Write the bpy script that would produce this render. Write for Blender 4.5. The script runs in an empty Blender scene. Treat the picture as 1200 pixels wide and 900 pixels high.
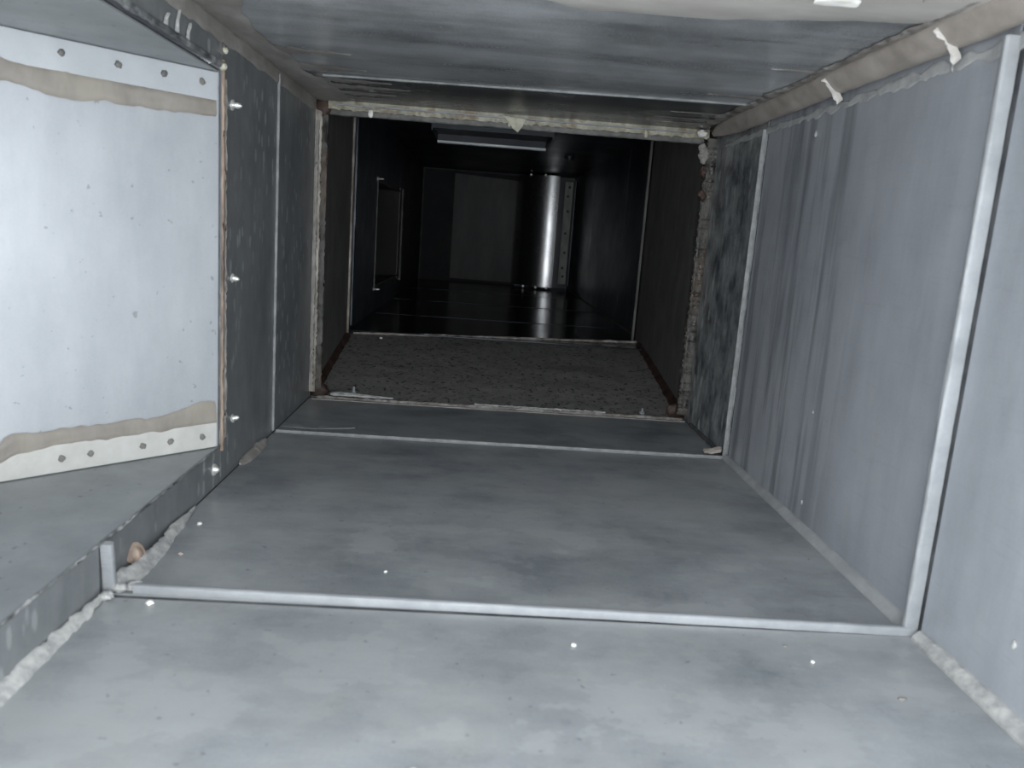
import bpy, math, random
from mathutils import Vector, Matrix, noise

random.seed(7)
SC = bpy.context.scene
COL = SC.collection

# ------------------------------------------------------------------ camera
cam_data = bpy.data.cameras.new('camera')
cam = bpy.data.objects.new('camera', cam_data)
COL.objects.link(cam)
rx, ux, fx = Vector((0.99677, -0.03633, 0.07168)), Vector((-0.06361, 0.18844, 0.98002)), Vector((0.04911, 0.98141, -0.18552))
M4 = Matrix(((rx.x, ux.x, -fx.x, 0.2555), (rx.y, ux.y, -fx.y, 0.0), (rx.z, ux.z, -fx.z, 0.2750), (0, 0, 0, 1)))
cam.matrix_world = M4
cam_data.sensor_width = 36.0
cam_data.lens = 931.66 / 1200 * 36
cam_data.clip_start = 0.01
cam_data.dof.use_dof = True
cam_data.dof.focus_distance = 1.25
cam_data.dof.aperture_fstop = 11.0
SC.camera = cam

# ------------------------------------------------------------------ world and light
world = bpy.data.worlds.new('daylight')
SC.world = world
world.use_nodes = True
wbg = world.node_tree.nodes['Background']
wbg.inputs[0].default_value = (0.91, 0.955, 1.0, 1)
wbg.inputs[1].default_value = 1.0

W, H = 0.600, 0.448
Y_OPEN = 0.17                       # the open end of the duct, moved in past the camera for steeper light falloff

def area(name, loc, rot, sx, sy, power, color, portal=False):
    l = bpy.data.lights.new(name, 'AREA')
    l.shape = 'RECTANGLE'; l.size = sx; l.size_y = sy
    l.energy = power; l.color = color
    if portal: l.cycles.is_portal = True
    o = bpy.data.objects.new(name, l)
    o.location = loc; o.rotation_euler = rot
    COL.objects.link(o)
    return o
# daylight entering through the open end of the duct
area('open_end_portal', (0.3, Y_OPEN - 0.005, H / 2), (math.radians(90), 0, 0), W + .02, H + .02, 1, (1, 1, 1), True)
# the phone's own small lamp beside its lens
lamp = bpy.data.lights.new('phone_lamp', 'AREA')
lamp.shape = 'DISK'; lamp.size = 0.012; lamp.energy = 0.12; lamp.color = (1.0, 0.97, 0.93)
lo = bpy.data.objects.new('phone_lamp', lamp)
lo.matrix_world = Matrix.Translation(rx * 0.014 + ux * 0.004) @ M4
COL.objects.link(lo)

SC.view_settings.view_transform = 'Standard'
SC.view_settings.look = 'None'
SC.view_settings.gamma = 1.0
SC.view_settings.use_curve_mapping = False
SC.view_settings.exposure = 2.8

# ------------------------------------------------------------------ materials
def mat_base(name):
    m = bpy.data.materials.new(name)
    m.use_nodes = True
    nt = m.node_tree
    return m, nt, nt.nodes['Principled BSDF']

def N(nt, t, **kw):
    n = nt.nodes.new(t)
    for k, v in kw.items():
        setattr(n, k, v)
    return n

def noise_tex(nt, scale_vec, scale, detail=4, rough=.55, offset=(0, 0, 0), rot=(0, 0, 0)):
    g = N(nt, 'ShaderNodeNewGeometry')
    mp = N(nt, 'ShaderNodeMapping')
    mp.inputs['Scale'].default_value = scale_vec
    mp.inputs['Location'].default_value = offset
    mp.inputs['Rotation'].default_value = rot
    nt.links.new(g.outputs['Position'], mp.inputs['Vector'])
    n = N(nt, 'ShaderNodeTexNoise')
    n.inputs['Scale'].default_value = scale
    n.inputs['Detail'].default_value = detail
    n.inputs['Roughness'].default_value = rough
    nt.links.new(mp.outputs[0], n.inputs['Vector'])
    return n.outputs['Fac'], mp

def ramp(nt, src, stops):
    r = N(nt, 'ShaderNodeValToRGB')
    el = r.color_ramp.elements
    while len(el) < len(stops): el.new(0.5)
    for e, (p, c) in zip(el, stops):
        e.position = p
        e.color = (c, c, c, 1) if isinstance(c, (int, float)) else (*c, 1)
    nt.links.new(src, r.inputs[0])
    return r.outputs[0]

def mix(nt, fac, a, b, mode='MIX'):
    m = N(nt, 'ShaderNodeMix', data_type='RGBA', blend_type=mode)
    if isinstance(fac, (int, float)): m.inputs[0].default_value = fac
    else: nt.links.new(fac, m.inputs[0])
    for i, v in ((6, a), (7, b)):
        if isinstance(v, tuple): m.inputs[i].default_value = (*v, 1)
        else: nt.links.new(v, m.inputs[i])
    return m.outputs[2]

def math_node(nt, op, a, b=0.0):
    m = N(nt, 'ShaderNodeMath', operation=op)
    for i, v in ((0, a), (1, b)):
        if isinstance(v, (int, float)): m.inputs[i].default_value = v
        else: nt.links.new(v, m.inputs[i])
    return m.outputs[0]

NEAR = ('galvanised_floor', 'galvanised_right', 'galvanised_left', 'galvanised_ceiling', 'branch_galvanised', 'clean_galvanised', 'seam_zinc', 'bare_flange')

def galv(name, dark, light, metallic=.7, rough=(.32, .5), streak=(1, 1, 1), blotch=5.0, streak_scale=40,
         fleck=0.0, fleck_col=(.42, .44, .44), fleck_stretch=(60, 60, 22), grime=0.0, grime_col=(.16, .14, .11), bump=.15, spots=0.0, patch=0.0, runs=0.0):
    m, nt, b = mat_base(name)
    big, _ = noise_tex(nt, (1, 1, 1), blotch, 5, .6, (3.1, 1.7, .4))
    st, _ = noise_tex(nt, streak, streak_scale, 4, .6)
    fine, _ = noise_tex(nt, (1, 1, 1), 420, 2, .5)
    f = math_node(nt, 'ADD', math_node(nt, 'MULTIPLY', big, .6), math_node(nt, 'MULTIPLY', st, .4))
    f = math_node(nt, 'ADD', f, math_node(nt, 'MULTIPLY', math_node(nt, 'SUBTRACT', fine, .5), .10))
    ab = .66 if name in NEAR else 1.0        # near sheets' base colour lowered to cut bounced light down the duct
    dark, light = tuple(v * ab for v in dark), tuple(v * ab for v in light)
    c = ramp(nt, f, [(.36, dark), (.64, light)])
    if grime:
        gn, _ = noise_tex(nt, (1, 1, 1), 9, 6, .7, (9, 2, 5))
        c = mix(nt, ramp(nt, gn, [(.5, 0.0), (.72, grime)]), c, grime_col)
    if fleck:
        g = N(nt, 'ShaderNodeNewGeometry')
        mp = N(nt, 'ShaderNodeMapping'); mp.inputs['Scale'].default_value = fleck_stretch
        nt.links.new(g.outputs['Position'], mp.inputs['Vector'])
        v = N(nt, 'ShaderNodeTexVoronoi'); v.inputs['Scale'].default_value = 1.0
        nt.links.new(mp.outputs[0], v.inputs['Vector'])
        wob, _ = noise_tex(nt, (1, 1, 1), 60, 3, .6)
        d = math_node(nt, 'ADD', v.outputs['Distance'], math_node(nt, 'MULTIPLY', math_node(nt, 'SUBTRACT', wob, .5), .55))
        dots = ramp(nt, d, [(.20, 1.0), (.30, 0.0)])
        mask, _ = noise_tex(nt, (1, 1, 1), 7, 2, .5, (2, 8, 1))
        mk = ramp(nt, mask, [(.40, 0.0), (.58, 1.0)])
        fl = math_node(nt, 'MULTIPLY', math_node(nt, 'MULTIPLY', dots, mk), fleck)
        c = mix(nt, fl, c, fleck_col)
    if patch:                        # cloudy pale tarnish with broken outlines
        pn, _ = noise_tex(nt, (1, 1.3, 1), 8, 9, .62, (1, 6, 2))
        c = mix(nt, ramp(nt, pn, [(.46, 0.0), (.49, patch * .35), (.55, patch * .45), (.57, patch * .85), (.68, patch)]), c, (.385, .40, .405))
        pn2, _ = noise_tex(nt, (.25, 2.2, 1), 12, 8, .7, (8, 3, 2))
        c = mix(nt, ramp(nt, pn2, [(.57, 0.0), (.70, patch * .2)]), c, (.12, .132, .14))
    if runs:                         # dirty water runs down the sheet
        rn, _ = noise_tex(nt, (1, 22, 1.4), 1.6, 5, .6, (0, 3, 1), (.12, 0, 0))
        gy = N(nt, 'ShaderNodeNewGeometry'); sy = N(nt, 'ShaderNodeSeparateXYZ')
        nt.links.new(gy.outputs['Position'], sy.inputs[0])
        old = ramp(nt, sy.outputs['Y'], [(.70, .12), (.80, 1.0)])      # the runs are on the second sheet only
        c = mix(nt, math_node(nt, 'MULTIPLY', old, ramp(nt, rn, [(.46, 0.0), (.60, runs)])), c, (.14, .155, .17))
        sc2, _ = noise_tex(nt, (1, 6, 60), 4, 4, .6, (0, 1, 1))
        c = mix(nt, ramp(nt, sc2, [(.56, 0.0), (.72, runs * .14)]), c, (.165, .18, .195))
    if spots:
        sp, _ = noise_tex(nt, (1, 1, 1), 130, 2, .5, (5, 5, 5))
        c = mix(nt, ramp(nt, sp, [(.70, 0.0), (.74, spots)]), c, (.10, .10, .10))
    nt.links.new(c, b.inputs['Base Color'])
    b.inputs['Metallic'].default_value = metallic
    rr = ramp(nt, f, [(.3, rough[1]), (.7, rough[0])])
    nt.links.new(rr, b.inputs['Roughness'])
    if bump:
        bp = N(nt, 'ShaderNodeBump'); bp.inputs['Strength'].default_value = bump; bp.inputs['Distance'].default_value = .002
        nt.links.new(f, bp.inputs['Height'])
        nt.links.new(bp.outputs[0], b.inputs['Normal'])
    return m

def matte(name, dark, light, rough=.6, scale=30, stretch=(1, 1, 1), bump=.4, metallic=0.0, spec=.4, lo_=.38, hi_=.62, extra=None, ex=(.5, .62)):
    m, nt, b = mat_base(name)
    n, _ = noise_tex(nt, stretch, scale, 6, .65)
    c = ramp(nt, n, [(lo_, dark), (hi_, light)])
    if extra:                                   # a second colour in patches
        col, sc, amt = extra
        e, _ = noise_tex(nt, stretch, sc, 5, .65, (4, 1, 7))
        c = mix(nt, ramp(nt, e, [(ex[0], 0.0), (ex[1], amt)]), c, col)
    nt.links.new(c, b.inputs['Base Color'])
    b.inputs['Roughness'].default_value = rough
    b.inputs['Metallic'].default_value = metallic
    b.inputs['Specular IOR Level'].default_value = spec
    if bump:
        bp = N(nt, 'ShaderNodeBump'); bp.inputs['Strength'].default_value = bump; bp.inputs['Distance'].default_value = .002
        nt.links.new(n, bp.inputs['Height'])
        nt.links.new(bp.outputs[0], b.inputs['Normal'])
    return m

G_D, G_L = (.30, .33, .365), (.44, .475, .51)
M = {}
M['floor'] = galv('galvanised_floor', (.26, .285, .305), (.50, .53, .545), .3, (.3, .5), (.6, 1.3, 1), 7, 18, bump=.12, grime=.6, grime_col=(.32, .325, .305), spots=.5, patch=.6)
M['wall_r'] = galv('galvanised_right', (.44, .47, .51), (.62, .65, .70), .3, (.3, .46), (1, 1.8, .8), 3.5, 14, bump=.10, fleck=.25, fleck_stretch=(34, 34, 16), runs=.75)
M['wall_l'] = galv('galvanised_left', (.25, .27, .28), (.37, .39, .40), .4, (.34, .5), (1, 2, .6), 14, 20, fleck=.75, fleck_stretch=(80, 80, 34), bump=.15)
M['ceiling_dark'] = galv('falloff_ceiling', (.035, .04, .045), (.12, .128, .132), .35, (.2, .36), (.20, 1.9, 1), 5, 12, bump=.10)  # darker copy of the ceiling sheet; light falloff put into its colour
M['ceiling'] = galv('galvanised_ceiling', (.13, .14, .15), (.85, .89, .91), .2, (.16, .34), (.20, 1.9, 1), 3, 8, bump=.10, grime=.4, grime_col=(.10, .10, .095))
M['bright'] = galv('clean_galvanised', (.60, .635, .67), (.78, .81, .84), .35, (.32, .45), (1, 1, .3), 6, 34, bump=.10, spots=.4)
M['branch_in'] = galv('branch_galvanised', (.40, .43, .44), (.52, .55, .56), .5, (.40, .5), (1, 1, 1), 8, 30, bump=.1, spots=.6)
M['seam'] = galv('seam_zinc', (.31, .33, .345), (.42, .44, .455), .08, (.5, .65), (1, 1, 1), 30, 60, bump=.3)
M['seam_far'] = matte('dimmed_seam', (.17, .178, .182), (.26, .268, .27), .6, 60)  # seam zinc darkened for the second seam; dimming with distance put into colour
M['groove'] = matte('dark_joint_gap', (.04, .043, .047), (.09, .094, .10), .8)  # dark gap backing, its tone also matched to the seams' soft shadow
M['outer'] = matte('outer_shell', (.10, .11, .12), (.16, .17, .18), .6)
M['bead'] = matte('beige_sealant', (.24, .215, .19), (.32, .29, .26), .5, 22, (1, 1, 1), .35)
M['smear'] = matte('grey_beige_sealant', (.19, .18, .165), (.28, .27, .25), .55, 26, (1, .5, 1), .35)
M['bead_pale'] = matte('pale_sealant', (.24, .245, .245), (.40, .40, .385), .5, 90, (1, 1, 1), .4)
M['bead_panel'] = matte('tan_sealant_film', (.22, .20, .175), (.29, .265, .235), .5, 30, (1, 1, .4), .3, extra=((.34, .32, .24), 26, .2))
M['flange_white'] = galv('bare_flange', (.66, .70, .73), (.80, .83, .85), .3, (.4, .5), (1, 1, 1), 12, 30, bump=.1)
M['flange_dirty'] = matte('dusty_white_flange', (.50, .50, .47), (.60, .60, .57), .5, 20, (1, 1, 1), .2, .2)
M['screw'] = galv('screw_zinc', (.70, .70, .66), (.90, .90, .86), .6, (.25, .35), (1, 1, 1), 60, 60, bump=.1)
M['screw_dark'] = matte('dark_screw_hole', (.10, .10, .10), (.22, .21, .19), .5)
M['frame_top'] = matte('flange_putty', (.20, .195, .15), (.40, .38, .30), .5, 45, (1, 1, 1), .8, extra=((.18, .13, .08), 60, .8))
M['frame_side'] = matte('flange_tan', (.16, .14, .12), (.46, .43, .38), .5, 60, (1, 1, .35), .8, extra=((.14, .11, .08), 50, .7))
M['frame_low'] = matte('flange_brown', (.09, .08, .07), (.24, .22, .20), .5, 60, (1, 1, 1), .8, extra=((.42, .42, .40), 50, .5))
M['frame_right'] = matte('flange_crusted', (.02, .018, .016), (.10, .095, .085), .5, 70, (1, 1, .35), 1.0, extra=((.07, .05, .035), 30, .8))
M['rust'] = matte('rusty_sealant', (.022, .013, .010), (.06, .036, .028), .6, 50, (1, 1, 1), .8)
M['liner'] = matte('gritty_grey_liner', (.15, .147, .137), (.20, .195, .183), .6, 45, (1, 1, 1), .5, extra=((.02, .02, .02), 120, .95), ex=(.56, .62))
M['liner_wall'] = matte('grey_brown_liner', (.085, .082, .08), (.13, .125, .12), .6, 30, (1, 1, .4), .4, extra=((.08, .075, .07), 50, .5))
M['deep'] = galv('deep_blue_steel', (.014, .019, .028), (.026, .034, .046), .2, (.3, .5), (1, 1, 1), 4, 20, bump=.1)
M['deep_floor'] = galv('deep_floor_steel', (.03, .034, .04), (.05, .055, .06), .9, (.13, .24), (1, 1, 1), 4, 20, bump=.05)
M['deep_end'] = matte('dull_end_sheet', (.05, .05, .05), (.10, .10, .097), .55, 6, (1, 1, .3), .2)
M['end_dark'] = matte('near_black_sheet', (.010, .011, .013), (.02, .021, .024), .7, 6)  # near-black colour for the left part of the end wall
M['strip'] = matte('dull_zinc_strip', (.22, .22, .21), (.34, .34, .32), .5, 40, (1, 1, .4), .3)
M['vane'] = galv('polished_zinc', (.30, .305, .31), (.40, .405, .41), .95, (.22, .30), (1, 1, .2), 8, 30, bump=0)
M['crust'] = galv('flaking_crust', (.06, .07, .08), (.40, .42, .42), .35, (.3, .5), (1, 1, .45), 24, 75, fleck=.9, fleck_stretch=(60, 60, 22), bump=1.0)
M['corner_grey'] = matte('zinc_grey_sealant', (.24, .25, .255), (.31, .32, .325), .5, 30)
M['patch'] = matte('warm_grey_sealant', (.36, .345, .32), (.48, .465, .44), .4, 12, (.6, 1.5, 1), .2)
M['smear_dark'] = matte('dark_grey_gasket', (.06, .06, .058), (.13, .13, .12), .5, 50, (1, 1, 1), .6)
M['edge_grey'] = matte('faded_grey_sealant', (.25, .255, .255), (.38, .385, .38), .5, 40)
M['white'] = matte('white_sealant', (.66, .65, .61), (.80, .79, .75), .5, 60)
M['edge_tan'] = matte('rusty_tan_edge', (.17, .12, .09), (.38, .30, .24), .6, 30, (1, 1, .3), .4, extra=((.08, .06, .05), 25, .8))
M['edge_dark'] = matte('dark_cut_edge', (.06, .065, .07), (.16, .17, .17), .5, 40, extra=((.45, .46, .46), 30, .6))
M['putty_flake'] = matte('yellow_grey_flake', (.34, .33, .26), (.56, .54, .44), .6, 60)

# ------------------------------------------------------------------ mesh helpers
def new_obj(name, verts, faces, mat, parent=None, smooth=True, origin=None):
    if origin is None:
        n = len(verts)
        origin = Vector((sum(v[0] for v in verts) / n, sum(v[1] for v in verts) / n, min(v[2] for v in verts)))
    else:
        origin = Vector(origin)
    me = bpy.data.meshes.new(name)
    me.from_pydata([tuple(Vector(v) - origin) for v in verts], [], faces)
    me.materials.append(mat)
    if smooth:
        me.shade_smooth()
        me.set_sharp_from_angle(angle=math.radians(40))
    me.update()
    o = bpy.data.objects.new(name, me)
    COL.objects.link(o)
    if parent is not None:
        o.parent = parent
        base = Vector(parent.get('_w', (0, 0, 0)))
        o.location = origin - base
    else:
        o.location = origin
    o['_w'] = tuple(origin)
    return o

def tag(o, label=None, cat=None, group=None, kind=None):
    if label: o['label'] = label
    if cat: o['category'] = cat
    if group: o['group'] = group
    if kind: o['kind'] = kind
    return o

def empty(name, loc, label, cat, group=None):
    o = bpy.data.objects.new(name, None)
    o.empty_display_size = .02
    COL.objects.link(o)
    o.location = loc
    o['_w'] = tuple(loc)
    return tag(o, label, cat, group)

class MB:
    def __init__(s): s.v = []; s.f = []
    def add(s, v, f):
        n = len(s.v); s.v += [tuple(x) for x in v]; s.f += [tuple(i + n for i in q) for q in f]
        return s
    def box(s, x0, x1, y0, y1, z0, z1):
        return s.add([(x0, y0, z0), (x1, y0, z0), (x1, y1, z0), (x0, y1, z0), (x0, y0, z1), (x1, y0, z1), (x1, y1, z1), (x0, y1, z1)],
                     [(0, 3, 2, 1), (4, 5, 6, 7), (0, 1, 5, 4), (1, 2, 6, 5), (2, 3, 7, 6), (3, 0, 4, 7)])
    def build(s, name, mat, parent=None, smooth=False):
        return new_obj(name, s.v, s.f, mat, parent, smooth)

def sheet(name, a, b, c, d, inside, mat, parent=None, nu=24, nv=24, amp=.0008, freq=5, seed=0, thick=.0014, disp=None):
    """a sheet-metal panel with corners a b c d in ring order; slightly buckled; thickness goes away from `inside`"""
    a, b, c, d = map(Vector, (a, b, c, d))
    n = (b - a).cross(d - a).normalized()
    if n.dot(Vector(inside) - a) < 0: n = -n; flip = True
    else: flip = False
    V, F = [], []
    for j in range(nv + 1):
        for i in range(nu + 1):
            u, v = i / nu, j / nv
            p = a.lerp(b, u).lerp(d.lerp(c, u), v)
            edge = min(1, 6 * min(u, 1 - u, v, 1 - v))
            h = amp * edge * noise.noise(p * freq + Vector((seed * 3.7, 0, seed)))
            if disp: h += disp(p, u, v)
            V.append(p + n * h)
    for j in range(nv):
        for i in range(nu):
            k = j * (nu + 1) + i
            q = (k, k + 1, k + nu + 2, k + nu + 1)
            F.append(q[::-1] if flip else q)
    ring = [i for i in range(nu + 1)] + [j * (nu + 1) + nu for j in range(1, nv + 1)] + \
           [nv * (nu + 1) + i for i in range(nu - 1, -1, -1)] + [j * (nu + 1) for j in range(nv - 1, 0, -1)]
    base = len(V)
    for k in ring: V.append(V[k] - n * thick)
    L = len(ring)
    for i in range(L):
        k, k2 = ring[i], ring[(i + 1) % L]
        q = (k2, k, base + i, base + (i + 1) % L)
        F.append(q[::-1] if flip else q)
    F.append(tuple(range(base, base + L)) if flip else tuple(range(base + L - 1, base - 1, -1)))
    return new_obj(name, V, F, mat, parent)

def bar(name, p, q, up, w, h, mat, parent=None, segs=24, jit=.0003, seed=0, side_off=0.0, round_=True):
    """a folded rib lying on a surface from p to q: width w along the surface, height h along `up`"""
    p, q, up = Vector(p), Vector(q), Vector(up).normalized()
    t = (q - p).normalized()
    s = t.cross(up).normalized()
    prof = [(-.5, 0), (-.5, .72), (-.42, .92), (-.25, 1), (0, 1), (.25, 1), (.42, .92), (.5, .72), (.5, 0)] if round_ else [(-.5, 0), (-.5, 1), (.5, 1), (.5, 0)]
    V, F = [], []
    m = len(prof)
    for i in range(segs + 1):
        c = p.lerp(q, i / segs)
        for k, (a, b) in enumerate(prof):
            j = jit * noise.noise(Vector((i * .9 + seed * 11, k * 2.3, seed)))
            V.append(c + s * (a * w + side_off + j) + up * (b * h + (j if b else 0)))
    for i in range(segs):
        for k in range(m):
            k2 = (k + 1) % m
            F.append((i * m + k, i * m + k2, (i + 1) * m + k2, (i + 1) * m + k))
    F.append(tuple(range(m - 1, -1, -1)))
    F.append(tuple(segs * m + k for k in range(m)))
    return new_obj(name, V, F, mat, parent)

def ribbon(name, pts, normal, wl, wr, mat, parent=None, thick=.0015, segs=90, jit=.3, seed=0, freq=60, dome=True, lump=.5, taper=True):
    """a smear or bead of sealant: path pts on a surface, half-widths wl / wr interpolated along it, ragged edges"""
    pts = [Vector(p) for p in pts]
    normals = normal if isinstance(normal, list) else [normal] * len(pts)
    normals = [Vector(n).normalized() for n in normals]
    L = [0]
    for a, b in zip(pts, pts[1:]): L.append(L[-1] + (b - a).length)
    V, F = [], []
    K = 9
    for i in range(segs + 1):
        s = L[-1] * i / segs
        k = 0
        while k < len(pts) - 2 and s > L[k + 1]: k += 1
        f = (s - L[k]) / max(1e-9, L[k + 1] - L[k])
        c = pts[k].lerp(pts[k + 1], f)
        n = normals[k].lerp(normals[k + 1], f).normalized()
        t = (pts[k + 1] - pts[k]).normalized()
        side = n.cross(t).normalized()
        ff = f * f * (3 - 2 * f)
        a = wl[k] + (wl[k + 1] - wl[k]) * ff
        b = wr[k] + (wr[k + 1] - wr[k]) * ff
        a *= 1 + jit * (noise.noise(Vector((s * freq, seed * 5.1, 0))) * 1.3 + .6 * noise.noise(Vector((s * freq * 3, seed, 3))))
        b *= 1 + jit * (noise.noise(Vector((s * freq, seed * 7.3, 9))) * 1.3 + .6 * noise.noise(Vector((s * freq * 3, seed, 7))))
        end = min(1, 12 * min(i / segs, 1 - i / segs) + .15)
        if taper: a *= end ** .5; b *= end ** .5
        for m in range(K):
            u = m / (K - 1) * 2 - 1
            off = (u * b if u > 0 else u * a)
            h = thick * ((1 - u ** 4) if dome else (0 if abs(u) == 1 else 1))
            h *= 1 + lump * noise.noise(Vector((s * freq * 1.5, u * 2, seed + 20)))
            V.append(c + side * off + n * (h + .0003 - (.0004 if abs(u) == 1 else 0)))
    for i in range(segs):
        for m in range(K - 1):
            q = (i * K + m, (i + 1) * K + m, (i + 1) * K + m + 1, i * K + m + 1)
            F.append(q[::-1])
        F.append((i * K, i * K + K - 1, (i + 1) * K + K - 1, (i + 1) * K)[::-1])
    F.append(tuple(range(K)))
    F.append(tuple(segs * K + m for m in range(K - 1, -1, -1)))
    return new_obj(name, V, F, mat, parent)

def lathe(name, base, axis, prof, mat, parent=None, n=16, wob=0.0, seed=0):
    """prof: (radius, height) list along axis from base"""
    base, axis = Vector(base), Vector(axis).normalized()
    x = axis.orthogonal().normalized(); y = axis.cross(x)
    V, F = [], []
    for (r, h) in prof:
        for k in range(n):
            a = 2 * math.pi * k / n
            rr = r * (1 + wob * noise.noise(Vector((math.cos(a) * 1.5 + seed * 4, math.sin(a) * 1.5, h * 200))))
            V.append(base + (x * math.cos(a) + y * math.sin(a)) * rr + axis * h)
    for i in range(len(prof) - 1):
        for k in range(n):
            k2 = (k + 1) % n
            F.append((i * n + k, i * n + k2, (i + 1) * n + k2, (i + 1) * n + k))
    F.append(tuple(range(n - 1, -1, -1)))
    F.append(tuple((len(prof) - 1) * n + k for k in range(n)))
    return new_obj(name, V, F, mat, parent)

def blob(name, c, r, mat, parent=None, seed=0, squash=(1, 1, 1), n=10, amp=.35):
    V, F = [], []
    c = Vector(c)
    for i in range(1, n):
        th = math.pi * i / n
        for k in range(n * 2):
            ph = math.pi * k / n
            d = Vector((math.sin(th) * math.cos(ph), math.sin(th) * math.sin(ph), math.cos(th)))
            rr = r * (1 + amp * noise.noise(d * 1.7 + Vector((seed * 5, seed, 0))))
            V.append(c + Vector((d.x * squash[0], d.y * squash[1], d.z * squash[2])) * rr)
    m = n * 2
    for i in range(n - 2):
        for k in range(m):
            k2 = (k + 1) % m
            F.append((i * m + k, (i + 1) * m + k, (i + 1) * m + k2, i * m + k2))
    top = len(V); V.append(c + Vector((0, 0, squash[2] * r))); V.append(c - Vector((0, 0, squash[2] * r)))
    for k in range(m):
        k2 = (k + 1) % m
        F.append((top, k, k2)); F.append((top + 1, (n - 2) * m + k2, (n - 2) * m + k))
    return new_obj(name, V, F, mat, parent)

C = (0.3, 0.8, 0.22)                 # a point inside the duct
S1, S2, YF = 0.545, 1.015, 1.235     # first seam, second seam, flange joint
YR = 1.63                            # end of the ramp
YE = 3.36                            # end of the far section
Z3, H3, X3 = 0.063, 0.515, 0.622     # far section: floor height, ceiling height, right wall
OY0, OY1, OZ0, OZ1 = 0.24, 0.803, 0.040, 0.410   # branch opening in the left wall
T = .012                             # slab thickness

# ------------------------------------------------------------------ setting: slabs behind the sheets
E_ = .0014
floor = MB().box(-T, W + T, Y_OPEN, YF + .004, -T, -E_).add(
    [(-T, YF + .004, -T), (W + T, YF + .004, -T), (W + T, YR, Z3 - T), (-T, YR, Z3 - T),
     (-T, YF + .004, -E_), (W + T, YF + .004, -E_), (W + T, YR, Z3 - E_), (-T, YR, Z3 - E_)],
    [(0, 3, 2, 1), (4, 5, 6, 7), (0, 1, 5, 4), (1, 2, 6, 5), (2, 3, 7, 6), (3, 0, 4, 7)]
).box(-T, X3 + T, YR, YE + T, Z3 - T, Z3 - E_).build('floor', M['groove'])
tag(floor, 'dull grey galvanised sheet floor of the duct, stepping up to a ramp', kind='structure')

ceiling = MB().box(-T, W + T, Y_OPEN, YF + .004, H + E_, H + T).add(
    [(-T, YF + .004, H + E_), (W + T, YF + .004, H + E_), (W + T, YR, H3 + E_), (-T, YR, H3 + E_),
     (-T, YF + .004, H + T), (W + T, YF + .004, H + T), (W + T, YR, H3 + T), (-T, YR, H3 + T)],
    [(0, 3, 2, 1), (4, 5, 6, 7), (0, 1, 5, 4), (1, 2, 6, 5), (2, 3, 7, 6), (3, 0, 4, 7)]
).box(-T, X3 + T, YR, YE + T, H3 + E_, H3 + T).build('ceiling', M['groove'])
tag(ceiling, 'dark glossy galvanised sheet ceiling of the duct', kind='structure')

RY0, RY1, RZ0, RZ1 = 1.95, 2.46, .125, .375      # rear branch opening in the left wall
wl = MB()
wl.box(-T, -E_, Y_OPEN, OY0, -T, H + T).box(-T, -E_, OY0, OY1, -T, OZ0 - .004).box(-T, -E_, OY0, OY1, OZ1 + .002, H + T)
wl.box(-T, -E_, OY1 + .002, YR, -T, H3 + T).box(-T, -E_, YR, RY0, Z3 - T, H3 + T).box(-T, -E_, RY1, YE + T, Z3 - T, H3 + T)
wl.box(-T, -E_, RY0, RY1, Z3 - T, RZ0).box(-T, -E_, RY0, RY1, RZ1, H3 + T)
wall_left = wl.build('wall_left', M['groove'])
tag(wall_left, 'grey galvanised left wall of the duct with the branch opening', kind='structure')
wall_right = MB().box(W + E_, W + T, Y_OPEN, YF, -T, H + T).box(W + E_, W + T, YF, YR + .074, -T, H3 + T).box(X3 + E_, X3 + T, YR + .05, YE + T, Z3 - T, H3 + T).box(W + E_, X3 + T, YR + .070, YR + .074, Z3 - T, H3 + T).build('wall_right', M['groove'])
tag(wall_right, 'blue-grey galvanised right wall of the duct', kind='structure')
wall_back = MB().box(-T, X3 + T, YE + E_, YE + T, Z3 - T, H3 + T).build('wall_back', M['groove'])
tag(wall_back, 'dark end wall at the far end of the duct', kind='structure')

G = .0065                             # joint gap in front of each seam, widened to stand for its shadow line
cuts = [(Y_OPEN, S1 - G), (S1, S2 - G), (S2, YF - .001)]
for i, (y0, y1) in enumerate(cuts):
    sheet('sheet_panel', (.0015, y0, 0), (W - .0015, y0, 0), (W - .0015, y1, 0), (.0015, y1, 0), C, M['floor'], floor, 40, 32, .0006, 4, i + 1)
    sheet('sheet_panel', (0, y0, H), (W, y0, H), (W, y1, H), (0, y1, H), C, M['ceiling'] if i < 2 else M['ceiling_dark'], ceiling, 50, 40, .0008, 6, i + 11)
    if i < 2:
        sheet('sheet_panel', (W, y0, 0), (W, y1 - (.003 if i == 0 else 0), 0), (W, y1 - (.003 if i == 0 else 0), H), (W, y0, H), C, M['wall_r'], wall_right, 36, 30, .0007, 5, i + 21)  # first gap wider still here, as the rib's shadow
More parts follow.
